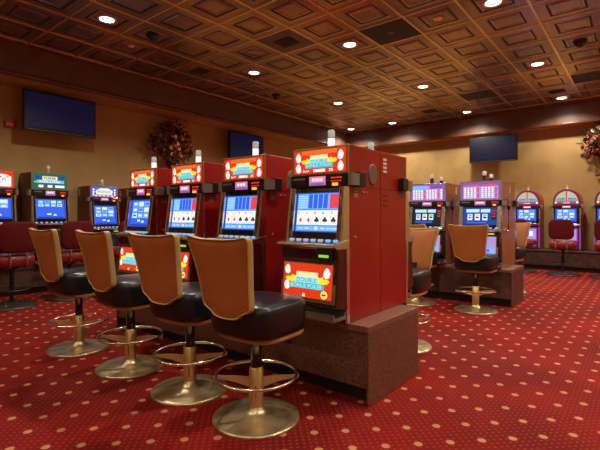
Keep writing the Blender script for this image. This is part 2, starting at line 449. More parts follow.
def glass_redwhite(fr, W, H):
    fr.rect(-W/2, W/2, -H/2, H/2, 'g_red', .0012)
    fr.poly([(-W*.48,-H*.45),(W*.44,-H*.45),(W*.44,H*.15),(W*.3,H*.28),(0,H*.33),(-W*.3,H*.28),(-W*.48,H*.15)], 'g_white', .0018)
    fr.text('POKER', -.0, -H*.02, H*.2, 's_sky', .0026, w=W*.66); fr.poly([(-W*.2,-H*.2),(0,-H*.33),(W*.2,-H*.2),(0,-H*.1)], 'g_red', .0026)
    for k in range(5): fr.rect(-W*.4+k*W*.18, -W*.34+k*W*.18, H*.10, H*.16, 'g_red', .0026)
def glass_blue(fr, W, H):
    fr.rect(-W/2, W/2, -H/2, H/2, 'g_purple', .0012)
    fr.rect(-W*.5, W*.5, H*.30, H*.5, 's_blue', .0016)
    fr.poly([(-W*.3,-H*.3),(W*.3,-H*.3),(W*.34,H*.1),(W*.15,H*.38),(-W*.15,H*.38),(-W*.34,H*.1)], 'g_cream', .0018)
    fr.text('BONUS', 0, -H*.0, H*.24, 'g_teal', .0026, w=W*.48)
    for s in (-1, 1):
        for q in (-.3,-.05,.22): fr.disc(s*W*.41, H*q, H*.10, 'g_white', .0022)
    for k in range(5): fr.rect(-W*.36+k*W*.15, -W*.26+k*W*.15, -H*.46, -H*.36, 'g_white', .0022)
def glass_pays(fr, W, H):
    fr.rect(-W/2, W/2, -H/2, H/2, 'g_purple', .0012); fr.rect(-W*.45, W*.45, -H*.46, H*.26, 'g_lilac', .0018)
    for s in (-1, 1):
        fr.rect(s*W*.225-W*.19, s*W*.225+W*.19, H*.27, H*.36, 's_red', .0022)
        for i in range(5):
            a = s*W*.225-W*.17+i*W*.085
            fr.rect(a-W*.022, a+W*.022, -H*.42, H*.2, 'g_white' if i < 4 else 's_red', .0024)
            for j in range(5): fr.rect(a-W*.014, a+W*.014, H*(-.38+.12*j), H*(-.34+.12*j), ('g_teal','s_red','s_deep')[(i+j)%3], .003)
def glass_pays_cyan(fr, W, H):
    fr.rect(-W/2, W/2, -H/2, H/2, 'g_purple', .0012); fr.rect(-W*.45, W*.45, -H*.46, H*.36, 'g_lilac', .0018)
    fr.rect(-W*.44, 0, H*.20, H*.42, 's_sky', .0022); fr.rect(W*.06, W*.44, H*.22, H*.40, 'g_violet', .0022); fr.rect(W*.02, W*.08, H*.2, H*.42, 'g_pink', .0024)
    for i in range(11):
        a = -W*.41+i*W*.082
        fr.rect(a-W*.022, a+W*.022, -H*.42, H*.16, 'g_white' if i % 5 < 4 else 's_red', .0024)
        for j in range(4): fr.rect(a-W*.014, a+W*.014, H*(-.38+.13*j), H*(-.34+.13*j), ('g_teal','s_red','s_deep')[(i+j)%3], .003)
def reels(c, lite):
    def f(fr, W, H):
        fr.rect(-W/2, W/2, -H/2, H/2, c, .0012)
        fr.rect(-W*.42, -W*.02, H*.22, H*.42, lite, .0018); fr.rect(W*.02, W*.30, H*.22, H*.42, lite, .0018)
        for k in range(3):
            a = -W*.30+k*W*.225
            fr.rect(a-W*.09, a+W*.09, -H*.28, H*.16, 's_ink', .0018); fr.rect(a-W*.078, a+W*.078, -H*.25, H*.13, 'g_white' if k == 1 else 's_pale', .0024)
            fr.rect(a-W*.05, a+W*.05, -H*.13, -H*.03, ('s_red','s_deep','s_ink')[k], .003)
            fr.rect(a-W*.05, a+W*.05, H*.03, H*.07, ('s_deep','s_red','s_blue')[k], .003)
        fr.rect(-W*.4, W*.2, -H*.42, -H*.34, 's_blue', .0018)
        fr.rect(W*.34, W*.48, -H*.2, H*.38, 's_ink', .0018)
        for q in (.28,.12,-.04): fr.rect(W*.36, W*.46, H*q, H*(q+.06), 'g_led', .0024)
    return f
def belly_purple(fr, W, H):
    fr.rect(-W/2, W/2, -H/2, H/2, 'g_lilac', .0012); fr.rect(-W*.4, W*.1, -H*.1, H*.42, 'g_white', .0018); fr.rect(W*.02, W*.1, -H*.05, H*.35, 'g_pink', .0024)
    fr.rect(-W*.46, W*.46, -H*.4, -H*.15, 's_sky', .0018)
    for k in range(3): fr.disc(-W*.3+k*W*.3, -H*.27, H*.08, 's_blue', .0024)
def belly_green(fr, W, H):
    fr.rect(-W/2, W/2, -H/2, H/2, 'black_gloss', .0012); fr.rect(-W*.3, W*.3, -H*.1, H*.2, 'g_green_reflection', .0018)  # dim green rectangle paints a reflection on unlit black glass
def belly_card(fr, W, H): poker_glass(fr, W, H, True)

# ---------------------------------------------------------------- slot machines
def make_machine(name, label, group, W=.45, D=.398, H=1.11, z=(.93,.85,.815,.56,.51,.375,.14), side='cab_red', trim='brass_trim', front='cab_dark',
                 bez='bezel_metal', sign=poker_glass, screen=screen_cards, belly=belly_card, bellytrim='brass_trim', candle=('candle_lit','candle_top',.026), seam='seam',
                 handle=False, bill='g_lime', cx=.02):
    """origin: bottom centre of the front edge; front faces -y. z: sign bottom, strip bottom, screen top, screen bottom, deck, belly top, belly bottom"""
    zs, zt, z1, z0, zd, zb1, zb0 = z; w = W/2
    t = thing(name, label, 'slot machine', group=group)
    b = MB(); b.box(-w, w, 0, D, 0, H, side)
    b.build('cabinet', t, bevel=.004)
    # details on the sides, a separate mesh per piece
    for s in (1, -1):
        b = MB(); xa, xb = sorted((s*w, s*(w+.001))); b.box(xa, xb, .004, D-.001, zt-.004, zt, seam); b.build('seam_line', t)
    b = MB(); b.lathe([(.054,0),(.054,.006),(.047,.008)], 'grille', 28, (w,.285*D/.398,(zs+zt)/2+.0), 'x')
    for v_ in range(len(b.v)): b.v[v_] = (b.v[v_][0], b.v[v_][1], (b.v[v_][2]-((zs+zt)/2))*1.35+(zs+.01))
    b.build('speaker_grille', t)
    b = MB(); b.box(w, w+.002, .05, .10, z1-.035, z1+.03, 'grey_metal'); b.box(w+.002, w+.003, .055, .095, z1-.005, z1+.0, 'black'); b.box(w+.002, w+.003, .055, .095, z1+.012, z1+.018, 'black'); b.build('sticker', t)
    for yy, zz in ((.165,z1+.0),(.205,z1+.0),(.07,zd+.02)):
        b = MB(); b.lathe([(.010,0),(.010,.004),(.007,.006)], 'steel', 14, (w,yy,zz), 'x'); b.build('lock', t)
    b = MB()
    for k in range(4): b.box(-w-.002, -w, D-.085, D-.035, H-.06-.028*k, H-.044-.028*k, 'sticker')
    b.build('sticker', t)
    b = MB()
    for k in range(3): b.box(-w-.002, -w, D-.10, D-.03, zt-.05-.035*k, zt-.042-.035*k, seam)
    b.build('vent', t)
    # top sign
    b = MB(); b.box(-w, w, -.012, 0, zs, H, trim); top = b.build('top_sign', t, bevel=.003)
    b = MB(); hw = w-.018; hh = (H-zs)/2-.014
    sign(FR(b, (0,-.0125,(zs+H)/2), (1,0,0), (0,0,1)), hw*2, hh*2); b.build('sign_glass', top)
    # display strip
    b = MB(); b.box(-w+.004, w-.004, -.03, 0, zt, zs, 'black_gloss'); st = b.build('display_strip', t, bevel=.003)
    f = .5*(zs+zt); hs = (zs-zt)
    b = MB(); b.box(-w+.02, -w+.14, -.036, -.03, f-hs*.32, f+hs*.32, 'black'); b.box(-w+.03, -w+.13, -.042, -.036, f+hs*.1, f+hs*.28, 'grey_metal'); b.build('card_reader', st)
    b = MB(); fr = FR(b, (0,-.0305,f), (1,0,0), (0,0,1)); fr.rect(-.065,.065,-hs*.36,hs*.36,'g_pink',.001); fr.rect(-.06,.06,-hs*.34,-hs*.16,'g_purple',.002)
    for q in (-.03,.0,.03): fr.rect(q-.011,q+.011,-hs*.02,hs*.2,'g_white',.002)
    b.build('display', st)
    b = MB(); fr = FR(b, (w-.08,-.0305,f), (1,0,0), (0,0,1))
    for q in (-.03,-.01,.012,.034): fr.rect(q-.008,q+.008,hs*.12,hs*.25,'g_led',.001); fr.rect(q-.008,q+.006,-hs*.12,-hs*.02,'g_led',.001)
    b.build('readout', st)
    b = MB(); b.box(w-.10, w-.065, -.045, -.03, zt+.004, zt+.022, 'g_amber'); b.build('button', st)
    # speakers sticking out at the sides of the strip
    for s in (-1, 1):
        b = MB(); x0, x1 = sorted((s*(w+.001), s*(w+.045)))
        b.box(x0, x1, .05, .13, zt+.0, zs+.01, 'black')
        pr = [(x0,.05),(x0,-.02),(x0+.008 if s < 0 else x1-.035,-.034),(x1-.035 if s>0 else x1,-.034),(x1,-.02) if s>0 else (x1,-.02),(x1,.05)]
        b.prism_z([(x0,.05),(x0,-.022),(x0+.01,-.034),(x1-.01,-.034),(x1,-.022),(x1,.05)], zt+.004, zs-.002, 'grey_metal')
        b.build('side_speaker', t, bevel=.004)
    # monitor surround: slanted from the strip down to the deck, side rails proud of the glass
    yt, yb = -.030, -.075
    sy = lambda zz: yt+(yb-yt)*(zt-zz)/(zt-zd)          # rail face
    b = MB(); b.prism([(0,zt-.001),(0,zd),(sy(zd)+.022,zd),(yt+.022,zt-.001)], -w+.006, w-.006, 'black_gloss')
    for s in (-1, 1):
        x0, x1 = sorted((s*(w-.018), s*(w-.045)))
        b.prism([(0,zt-.002),(0,zd),(sy(zd),zd),(yt,zt-.002)], x0, x1, bez)
        for q0, q1 in ((.045,.050),(.0,.018)):
            x0, x1 = sorted((s*(w-q0), s*(w-q1)))
            b.prism([(0,zt-.002),(0,zd),(sy(zd)-.005,zd),(yt-.005,zt-.002)], x0, x1, 'chrome')
    sur = b.build('screen_surround', t, bevel=.002)
    zc = (z1+z0)/2; yc = sy(zc)+.0215; up = Vector((0, sy(z1)-sy(z0), z1-z0)); Hs = z1-z0; Ws = W-.108
    b = MB(); f_ = FR(b, (0,yc,zc), (1,0,0), up); f_.rect(-Ws/2-.008, Ws/2+.008, -Hs/2-.008, Hs/2+.008, 'black', .001)
    fr = FR(b, f_.p(0,0,.0012), (1,0,0), up); screen(fr, Ws, Hs); b.build('screen', sur)
    # button deck
    yd = -.165
    b = MB(); b.prism([(0,zd+.012),(0,zd-.05),(yd+.03,zd-.05),(yd,zd-.032),(yd,zd-.016)], -w-.002, w+.002, 'chrome'); dk = b.build('button_deck', t, bevel=.004)
    n = 7
    for k in range(n):
        x = -w+.05+k*(W-.10)/(n-1)
        b = MB(); q = -.075; zz = zd+.012+(q/yd)*(-.028)
        b.box(x-.015, x+.015, q-.012, q+.012, zz-.004, zz+.008, 'btn_white' if k < 5 else 's_sky'); b.build('button', dk, bevel=.003)
    # lower body: dark slanted band with bill slot, then belly door
    yq = -.110
    b = MB(); b.prism([(0,zd-.05),(0,.0),(-.02,.0),(-.03,zb0-.05),(yq-.03,zb0-.03),(yq-.005,zb1+.02),(yd+.035,zd-.05)], -w+.002, w-.002, front)
    b.build('lower_door', t, bevel=.004)
    b = MB(); b.box(w-.155, w-.035, yq-.028, yq+.01, zb1+.022, zd-.055, 'black'); bl = b.build('bill_acceptor', t, bevel=.003)
    b = MB(); FR(b, (w-.095,yq-.0285,(zb1+zd)/2-.02), (1,0,0), (0,0,1)).rect(-.04,.035,-.012,.004,bill,.001); b.build('bill_slot_light', bl)
    up = Vector((0, .022, zb1-zb0)); b = MB(); bf = FR(b, (0,yq-.013,(zb0+zb1)/2), (1,0,0), up); Hb = zb1-zb0
    bf.rect(-w+.004, w-.016, -Hb/2-.012, Hb/2+.036, bellytrim, .004); bf.rect(-w+.020, w-.036, -Hb/2+.008, Hb/2-.008, 'chrome', .006)
    pn = b.build('belly_panel', t)
    b = MB(); belly(FR(b, bf.p(-.008,-.002,.007), (1,0,0), up), W-.068, Hb-.026); b.build('belly_glass', pn)
    for s in (-1, 1):
        b = MB(); xa, xb = sorted((s*(w-.012), s*(w+.003))); b.prism([(0,zd-.05),(0,0),(-.024,0),(-.034,zb0),(-.036,zd-.05)], xa, xb, 'chrome'); b.build('edge_trim', t)
    # coin tray
    b = MB(); b.prism([(-.02,.085),(-.02,.03),(-.165,.03),(-.172,.045),(-.172,.078),(-.160,.078),(-.155,.052),(-.045,.052),(-.03,.085)], -w+.03, w-.004, 'steel'); b.build('coin_tray', t, bevel=.002)
    # candle light
    c1, c2, r = candle; hgt = r*4.6
    cd = MB(); cd.lathe([(r*1.05,H),(r*1.05,H+.008)], 'steel', 18, (cx,.10,0)); ca = cd.build('candle', t)
    b = MB(); b.lathe([(r*.9,H+.008),(r*.9,H+.008+hgt*.52)], c1, 18, (cx,.10,0)); b.build('lamp_lens', ca)
    b = MB(); b.lathe([(r*.96,H+.008+hgt*.52),(r*.96,H+.008+hgt*.56)], 'steel', 18, (cx,.10,0)); b.lathe([(r*.9,H+.008+hgt*.56),(r*.9,H+hgt),(r*.7,H+hgt+.006)], c2, 18, (cx,.10,0)); b.build('lamp_cap', ca)
    if handle:
        b = MB(); b.lathe([(.030,0),(.030,.012),(.024,.022)], 'chrome', 20, (w,.12,zd-.04), 'x')
        b.tube([(w+.03,.12,zd-.04),(w+.05,.10,zd+.0),(w+.055,.09,zd+.24)], .007, 'black')
        b.lathe([(.001,-.026),(.016,-.02),(.024,0),(.016,.02),(.001,.026)], 'black_gloss', 16, (w+.055,.09,zd+.26)); hd = b.build('handle', t)
        b = MB(); b.lathe([(.001,-.024),(.016,-.018),(.024,0),(.016,.018),(.001,.024)], 'chrome', 16, (w+.035,.11,zd-.04)); b.build('handle_hub', hd)
    return t

GP = 'red poker machines on the near island'
m_spots = [(-1.652,'nearest red poker machine, full red side panel showing, right end of near island'),
           (-2.362,'second red poker machine from the right on the near island, lit card hand on screen'),
           (-3.062,'third red poker machine from the right on the near island, behind two tan stool backs')]
pm = make_machine('poker_machine', m_spots[0][1], GP); pm.location = (-1.652, 2.252, .48)
for x, l in m_spots[1:]: dup(pm, (x, 2.252, .48), 0, l, GP)
p4 = make_machine('poker_machine', 'leftmost red poker machine of the near row, blue screen with a grid of game icons', GP, screen=screen_icons(3, 3, -.2, .45))
p4.location = (-3.752, 2.252, .48)
GR = 'back-to-back machines facing away on the near island'
for x, l in ((-1.652,'red machine back to back with the nearest one, facing away, black box on its edge'),
             (-2.362,'red machine facing away behind the second poker machine, candle just above the cabinets'),
             (-3.062,'red machine facing away behind the third poker machine from the right'),
             (-3.752,'red machine facing away behind the leftmost red poker machine')):
    dup(pm, (x, 3.052, .48), PI, l, GR)

# wood-sided reel machines on the far island
GB = 'wood-sided reel machines on the far island'
Zb = (.868,.795,.775,.555,.515,.42,.17)
kwb = dict(W=.52, D=.33, H=1.12, z=Zb, side='wood_red', trim='chrome', front='black_gloss', bez='chrome', belly=belly_purple, bellytrim='chrome', candle=('candle_dark','candle_clear',.028), seam='seam_brown', handle=True, bill='g_amber')
ra = make_machine('reel_machine', 'wood-sided reel machine at the right end of the far island, blue reels and side lever', GB, sign=glass_pays, screen=reels('g_reelblue','g_cyan'), **kwb)
ra.location = (-1.668, 5.79, .47)
rb = make_machine('reel_machine', 'wood-sided reel machine with a cyan-lit pay table, left of the blue one', GB, sign=glass_pays_cyan, screen=reels('s_ink','g_cyan'), **kwb)
rb.location = (-2.378, 5.79, .47)
GB2 = 'wood-sided machines facing away on the far island'
dup(ra, (-1.668, 6.455, .47), PI, 'wood-sided machine facing away at the right end of the far island', GB2)
dup(rb, (-2.378, 6.455, .47), PI, 'wood-sided machine facing away behind the cyan-lit reel machine', GB2)

# machines on the left wall
GL = 'maroon machines along the left wall'
kwl = dict(side='cab_maroon', front='black_gloss', bez='black_gloss', trim='grey_metal', bellytrim='black_gloss', belly=belly_green, candle=('candle_clear','candle_top',.024), bill='g_lime')
ZL = (1.125,1.03,.985,.70,.64,.54,.16)
l1 = make_machine('video_machine', 'tall maroon machine with a green and blue lit sign on the left wall', GL, W=.51, D=.42, H=1.385, z=ZL, sign=glass_green, screen=screen_icons(4, 2, .1, .45), **kwl)
l0 = make_machine('video_machine', 'maroon machine with a red and white sign, cut off at the left edge', GL, W=.51, D=.42, H=1.385, z=ZL, sign=glass_redwhite, screen=screen_icons(3, 2, 0, .45), **kwl)
Z2 = (1.04,.975,.90,.60,.55,.46,.14)
l2 = make_machine('video_machine', 'shorter maroon machine with a purple and cream sign on the left wall', GL, W=.47, D=.42, H=1.225, z=Z2, sign=glass_blue, screen=screen_icons(3, 3, -.1, .45), **kwl)
for o, y in ((l0, 1.93), (l1, 2.645), (l2, 3.475)): o.location = (-6.99, y, .40); o.rotation_euler.z = PI/2
dup(l2, (-6.99, 4.19, .40), PI/2, 'maroon machine mostly hidden behind the leftmost red poker machine', GL)

# round-topped machines on the back wall
def make_round(label, group):
    t = thing('round_top_machine', label, 'slot machine', group=group)
    w, r, zc, D = .25, .25, 1.0, .45
    def arch(w_, zc_, z0_, n=20, kz=1.08): return [(-w_,z0_)]+[(-w_*math.cos(PI*k/n), zc_+w_*kz*math.sin(PI*k/n)) for k in range(n+1)]+[(w_,z0_)]
    def ap(b, prof, y0, y1, m):
        n = len(prof); vs = [(x,y0,z) for x,z in prof]+[(x,y1,z) for x,z in prof]
        b.add(vs, [tuple(range(n)), tuple(range(2*n-1,n-1,-1))], m); b.add(vs, [(i,i+n,(i+1)%n+n,(i+1)%n) for i in range(n)], m, False)
    b = MB(); ap(b, arch(w,zc,0), 0, D, 'cab_red'); b.build('cabinet', t, bevel=.004)
    b = MB(); ap(b, arch(w-.004,zc,.93), -.02, 0, 'a_ring'); a = b.build('arch_sign', t)
    b = MB(); ap(b, arch(w-.02,zc,.95), -.026, -.02, 'cab_red'); ap(b, arch(w-.035,zc,.965), -.03, -.026, 'chrome')
    fr = FR(b, (0,-.03,zc), (1,0,0), (0,0,1))
    for s in (-1, 1):
        pts = [(s*.012,.01)]+[(s*.20*math.cos(PI/2*k/7), .01+.215*math.sin(PI/2*k/7)) for k in range(8)][:7]+[(s*.012,.225)]
        fr.poly(pts if s > 0 else pts[::-1], 'a_cream', .002)
        pts2 = [(s*.03,.0),(s*.19,.0),(s*.17,.075),(s*.03,.085)]; fr.poly(pts2 if s > 0 else pts2[::-1], 'a_teal', .003)
        for q in range(4): fr.rect(min(s*(.04+.035*q),s*(.06+.035*q)), max(s*(.04+.035*q),s*(.06+.035*q)), .02, .06, 's_sky', .004)
    fr.rect(-.012,.012,.0,.235,'g_red',.003); fr.rect(-.2,.2,-.035,-.002,'g_red',.003); fr.text('POKER', 0, -.018, .02, 'g_white', .004, w=.12)
    for q, mm in ((-.19,'g_yellow'),(.19,'g_white'),(.15,'g_violet')): fr.disc(q, -.01, .022, mm, .005)
    b.build('sign_glass', a)
    b = MB(); b.box(-w,w,-.03,0,.87,.93,'black_gloss'); st = b.build('display_strip', t, bevel=.003)
    b = MB(); fr = FR(b,(0,-.0305,.90),(1,0,0),(0,0,1)); fr.rect(-.075,.075,-.02,.02,'g_pink'); fr.rect(-.06,.06,-.008,.010,'g_white',.002); b.build('display', st)
    for s in (-1, 1):
        b = MB(); x0, x1 = sorted((s*w, s*(w+.05))); b.box(x0,x1,-.02,.08,.865,.935,'grey_metal'); b.build('side_speaker', t, bevel=.01)
    b = MB(); b.box(-w+.002,w-.002,-.035,0,.55,.868,'black_gloss')
    for s in (-1, 1): x0, x1 = sorted((s*w, s*(w-.02))); b.box(x0,x1,-.045,0,.55,.868,'chrome')
    sur = b.build('screen_surround', t, bevel=.003)
    b = MB(); f = FR(b,(0-.01,-.0365,.725),(1,0,0),(0,0,1)); screen_icons(3, 3, -.25, .45)(f, .37, .26); b.build('screen', sur)
    b = MB(); b.box(-w,w,-.13,0,.50,.545,'chrome'); dk = b.build('button_deck', t, bevel=.006)
    for k in range(6):
        x = -.19+k*.07; b = MB(); b.box(x-.02,x+.02,-.115,-.085,.545,.556,'g_white'); b.build('button', dk, bevel=.003)
    b = MB(); b.box(-w,w,-.07,0,0,.50,'cab_maroon')
    for s in (-1, 1): x0, x1 = sorted((s*(w+.001), s*(w-.02))); b.box(x0,x1,-.085,-.07,.03,.48,'g_violet')
    dr = b.build('lower_door', t, bevel=.003)
    b = MB(); f = FR(b,(0,-.071,.32),(1,0,0),(0,0,1)); f.rect(-.2,.2,-.14,.14,'g_violet'); f.rect(-.18,.18,-.11,.11,'g_lilac',.002); f.rect(-.12,.12,-.04,.06,'g_white',.003); b.build('belly_glass', dr)
    b = MB(); b.box(-.2,.2,-.15,-.07,.03,.085,'steel'); b.build('coin_tray', t, bevel=.006)
    b = MB(); b.lathe([(.022,1.262),(.022,1.275),(.016,1.28),(.016,1.33),(.012,1.345)], 'candle_clear', 14, (0,.1,0)); b.build('candle', t)
    return t
GD = 'round-topped machines on the back wall'
rt = make_round('red round-topped machine on the back wall, partly behind the wood-sided machine', GD); rt.location = (-2.02, 10.42, .42)
dup(rt, (-1.285, 10.42, .42), 0, 'red round-topped machine on the back wall with a maroon chair centred in front', GD)
dup(rt, (-.555, 10.42, .42), 0, 'red round-topped machine cut off by the right edge of the photo', GD)

# ---------------------------------------------------------------- tan stool
def outline():
    half = [(0,1.016),(.08,1.016),(.15,1.020),(.198,1.031),(.222,1.032),(.229,1.012),(.220,.97),(.208,.91),(.196,.85),(.186,.78),(.180,.72),(.179,.690),(.176,.660),(.158,.640),(.122,.632),(.104,.618),(.096,.610),(.078,.599),(.040,.594),(0,.594)]
    half = [(x, z+.010) for x, z in half]
    return half+[(-x,z) for x,z in half[-2:0:-1]]
def ysurf(x, z):
    h = (z-.575)/.46
    return -.222-.055*h*h-.035*h+.36*x*x
def make_stool(label, group):
    t = thing('casino_stool', label, 'stool', group=group)
    O = outline(); c = (0,.84); n = len(O)
    def ring(s, off): return [( (x-c[0])*s+c[0], ysurf((x-c[0])*s+c[0], (z-c[1])*s+c[1])+off, (z-c[1])*s+c[1]) for x, z in O]
    # upholstered panel
    b = MB(); rs = [ring(s, o) for s, o in ((.02,.026),(.4,.026),(.75,.025),(.90,.021),(.965,.014),(.965,-.012),(.93,-.019),(.905,-.015),(.88,-.019),(.75,-.022),(.4,-.024),(.02,-.024))]
    vs = [p for r in rs for p in r]; fs = [(i*n+k, i*n+(k+1)%n, (i+1)*n+(k+1)%n, (i+1)*n+k) for i in range(len(rs)-1) for k in range(n)]
    b.add(vs, fs, 'tan_vinyl', True); bk = b.build('backrest', t)
    sub = bk.modifiers.new('sub', 'SUBSURF'); sub.levels = 1; sub.render_levels = 1
    # gold rim
    b = MB(); rr = [ring(s, o) for s, o in ((.955,.016),(.985,.021),(1.005,.018),(1.01,.0),(1.005,-.017),(.985,-.021),(.955,-.015))]
    vs = [p for r in rr for p in r]; m_ = len(rr)
    b.add(vs, [(i*n+k, i*n+(k+1)%n, ((i+1)%m_)*n+(k+1)%n, ((i+1)%m_)*n+k) for i in range(m_) for k in range(n)], 'gold_piping', True)
    o = b.build('back_trim', bk); o.modifiers.new('sub', 'SUBSURF').render_levels = 1
    # seat pad
    b = MB(); b.lathe([(.02,.500),(.205,.500),(.219,.508),(.224,.540),(.224,.635),(.219,.662),(.206,.674),(.15,.682),(.08,.685),(.005,.686)], 'seat_vinyl', 56, c=(.006,.016,0), sq=4.2); b.build('seat', t)
    b = MB(); b.lathe([(.01,.472),(.200,.472),(.208,.478),(.208,.494),(.200,.500),(.01,.500)], 'seat_board', 48, c=(.006,.040,0), sq=3.6); b.build('seat_board', t)
    b = MB(); b.box(-.05, .05, -.228, -.150, .60, .72, 'black'); b.build('back_bracket', t)
    b = MB(); b.tube([(.04,.0,.464),(.12,.06,.455),(.16,.09,.44)], .006, 'black'); b.box(.145,.19,.075,.105,.432,.444,'black'); b.build('lever', t)
    b = MB(); b.lathe([(.031,.28),(.031,.455),(.07,.462),(.07,.472)], 'black_gloss', 24); b.build('post', t)
    b = MB(); b.lathe([(.041,.05),(.041,.285),(.034,.292)], 'brass_pole', 28); b.build('column', t)
    b = MB(); b.lathe([(.245,0),(.247,.008),(.240,.015),(.225,.017),(.17,.021),(.10,.029),(.062,.040),(.048,.056),(.041,.07)], 'brass', 56); b.build('foot_plate', t)
    R = .228; a0 = math.radians(38.95)
    b = MB(); b.tube([(R*math.cos(2*PI*k/48), R*math.sin(2*PI*k/48), .245) for k in range(48)], .0095, 'ring_metal', 10, True); fring = b.build('foot_ring', t)
    for s in (0, PI):
        b = MB(); ca, sa = math.cos(a0+s), math.sin(a0+s)
        prof = [(.038,.175),(.12,.205),(.20,.222),(.236,.222),(.243,.235),(.236,.250),(.20,.240),(.12,.240),(.038,.232)]
        vs = []; hw = .004
        for sg in (-1, 1): vs += [(r*ca-sg*hw*sa, r*sa+sg*hw*ca, z) for r, z in prof]
        k_ = len(prof); b.add(vs, [tuple(range(k_)), tuple(range(2*k_-1,k_-1,-1))]+[(i,(i+1)%k_,(i+1)%k_+k_,i+k_) for i in range(k_)], 'ring_arm_metal')
        b.build('ring_arm', fring)
    b = MB(); ca, sa = math.cos(a0-PI/2), math.sin(a0-PI/2)
    b.tube([(.046*ca,.046*sa,.10),(.05*ca,.05*sa,.20)], .004, 'chrome'); b.build('pin', t)
    return t
GS = 'tan-backed stools at the near row of poker machines'
st = make_stool('nearest tan-backed stool, rightmost of the row, in front of the nearest red poker machine', GS); st.location = (-1.722, 1.735, 0); st.rotation_euler.z = .035
dup(st, (-2.330, 1.732, 0), .07, 'second tan-backed stool from the right, left of the nearest stool', GS)
dup(st, (-3.030, 1.712, 0), .0, 'third tan-backed stool from the right, between the second and the farthest', GS)
dup(st, (-3.800, 1.672, 0), .02, 'leftmost tan-backed stool of the near row, at the far end toward the left wall', GS)
GS2 = 'tan-backed stools beyond the near island'
dup(st, (-1.665, 3.50, 0), PI+.06, 'tan stool on the far side of the near island, half hidden by the red cabinet', GS2)
dup(st, (-1.60, 5.35, 0), 0, 'tan-backed stool in front of the blue reel machine on the far island', GS2)
dup(st, (-2.34, 5.33, 0), .03, 'tan stool in front of the cyan-lit reel machine, mostly hidden behind another stool back', GS2)
dup(st, (-1.62, 7.02, 0), PI-.1, 'tan stool behind the far island, its edge showing beside the wood cabinet', GS2)

# ---------------------------------------------------------------- maroon chairs
def make_chair(label, group):
    t = thing('casino_chair', label, 'chair', group=group)
    def rr(w, h, r, zc, n=6):
        o = []
        for cx_, cz, a in ((w-r,h-r,0),(-w+r,h-r,PI/2),(-w+r,-h+r,PI),(w-r,-h+r,1.5*PI)):
            o += [(cx_+r*math.cos(a+PI/2*k/n), zc+cz+r*math.sin(a+PI/2*k/n)) for k in range(n+1)]
        return o
    b = MB(); lay = [rr(.19,.165,.09,.878), rr(.205,.185,.10,.878), rr(.21,.19,.10,.878), rr(.205,.185,.10,.878), rr(.17,.15,.09,.878), rr(.05,.05,.04,.878)]
    ys = [-.262,-.255,-.235,-.205,-.19,-.186]; n = len(lay[0])
    lay = [rr(.06,.06,.05,.878)]+lay; ys = [-.266]+ys
    vs = [(x, y+.25*x*x-.06*(z-.7), z) for L_, y in zip(lay, ys) for x, z in L_]
    b.add(vs, [(i*n+k, i*n+(k+1)%n, (i+1)*n+(k+1)%n, (i+1)*n+k) for i in range(len(lay)-1) for k in range(n)]+[tuple(range(n-1,-1,-1)), tuple(range((len(lay)-1)*n, len(lay)*n))], 'maroon_fabric', True); b.build('backrest', t)
    b = MB(); b.lathe([(.02,.51),(.20,.51),(.222,.525),(.228,.58),(.222,.635),(.19,.662),(.10,.672),(.005,.673)], 'red_vinyl', 40, sq=3.4); b.build('seat', t)
    for s in (-1, 1):
        b = MB(); b.tube([(s*.09,-.14,.50),(s*.09,-.225,.51),(s*.09,-.25,.56),(s*.09,-.232,.74)], .012, 'chrome'); b.build('back_bracket', t)
    b = MB(); b.lathe([(.025,.04),(.025,.46),(.10,.49),(.12,.51)], 'black_gloss', 20); b.build('post', t)
    b = MB(); b.lathe([(.29,0),(.29,.02),(.27,.032),(.08,.05),(.035,.07)], 'dark_base', 44); b.build('foot_plate', t)
    b = MB(); b.tube([(.19*math.cos(2*PI*k/36), .19*math.sin(2*PI*k/36), .22) for k in range(36)], .009, 'dark_base', 8, True); fr_ = b.build('foot_ring', t)
    for s in (-1, 1):
        b = MB(); x0, x1 = sorted((s*.02, s*.19)); b.box(x0,x1,-.012,.012,.215,.225,'dark_base'); b.build('ring_arm', fr_)
    return t
GC = 'maroon chairs along the left wall'
ch = make_chair('maroon chair in front of the left-wall machine cut off by the left edge', GC); ch.location = (-6.18, 1.90, 0); ch.rotation_euler.z = PI/2
dup(ch, (-6.24, 2.62, 0), PI/2, 'maroon chair facing the green and blue machine, behind the leftmost tan stools', GC)
dup(ch, (-6.24, 3.42, 0), PI/2, 'maroon chair seen between tan stool backs, facing the purple-signed machine', GC)
GC2 = 'maroon chairs along the back wall'
dup(ch, (-2.0, 9.62, 0), 0, 'maroon chair at the back wall, half hidden by a tan stool and wood cabinet', GC2)
dup(ch, (-1.245, 9.60, 0), 0, 'maroon chair facing the middle round-topped machine on the back wall', GC2)
dup(ch, (-.52, 9.60, 0), 0, 'maroon chair at the right edge of the photo by the back wall', GC2)

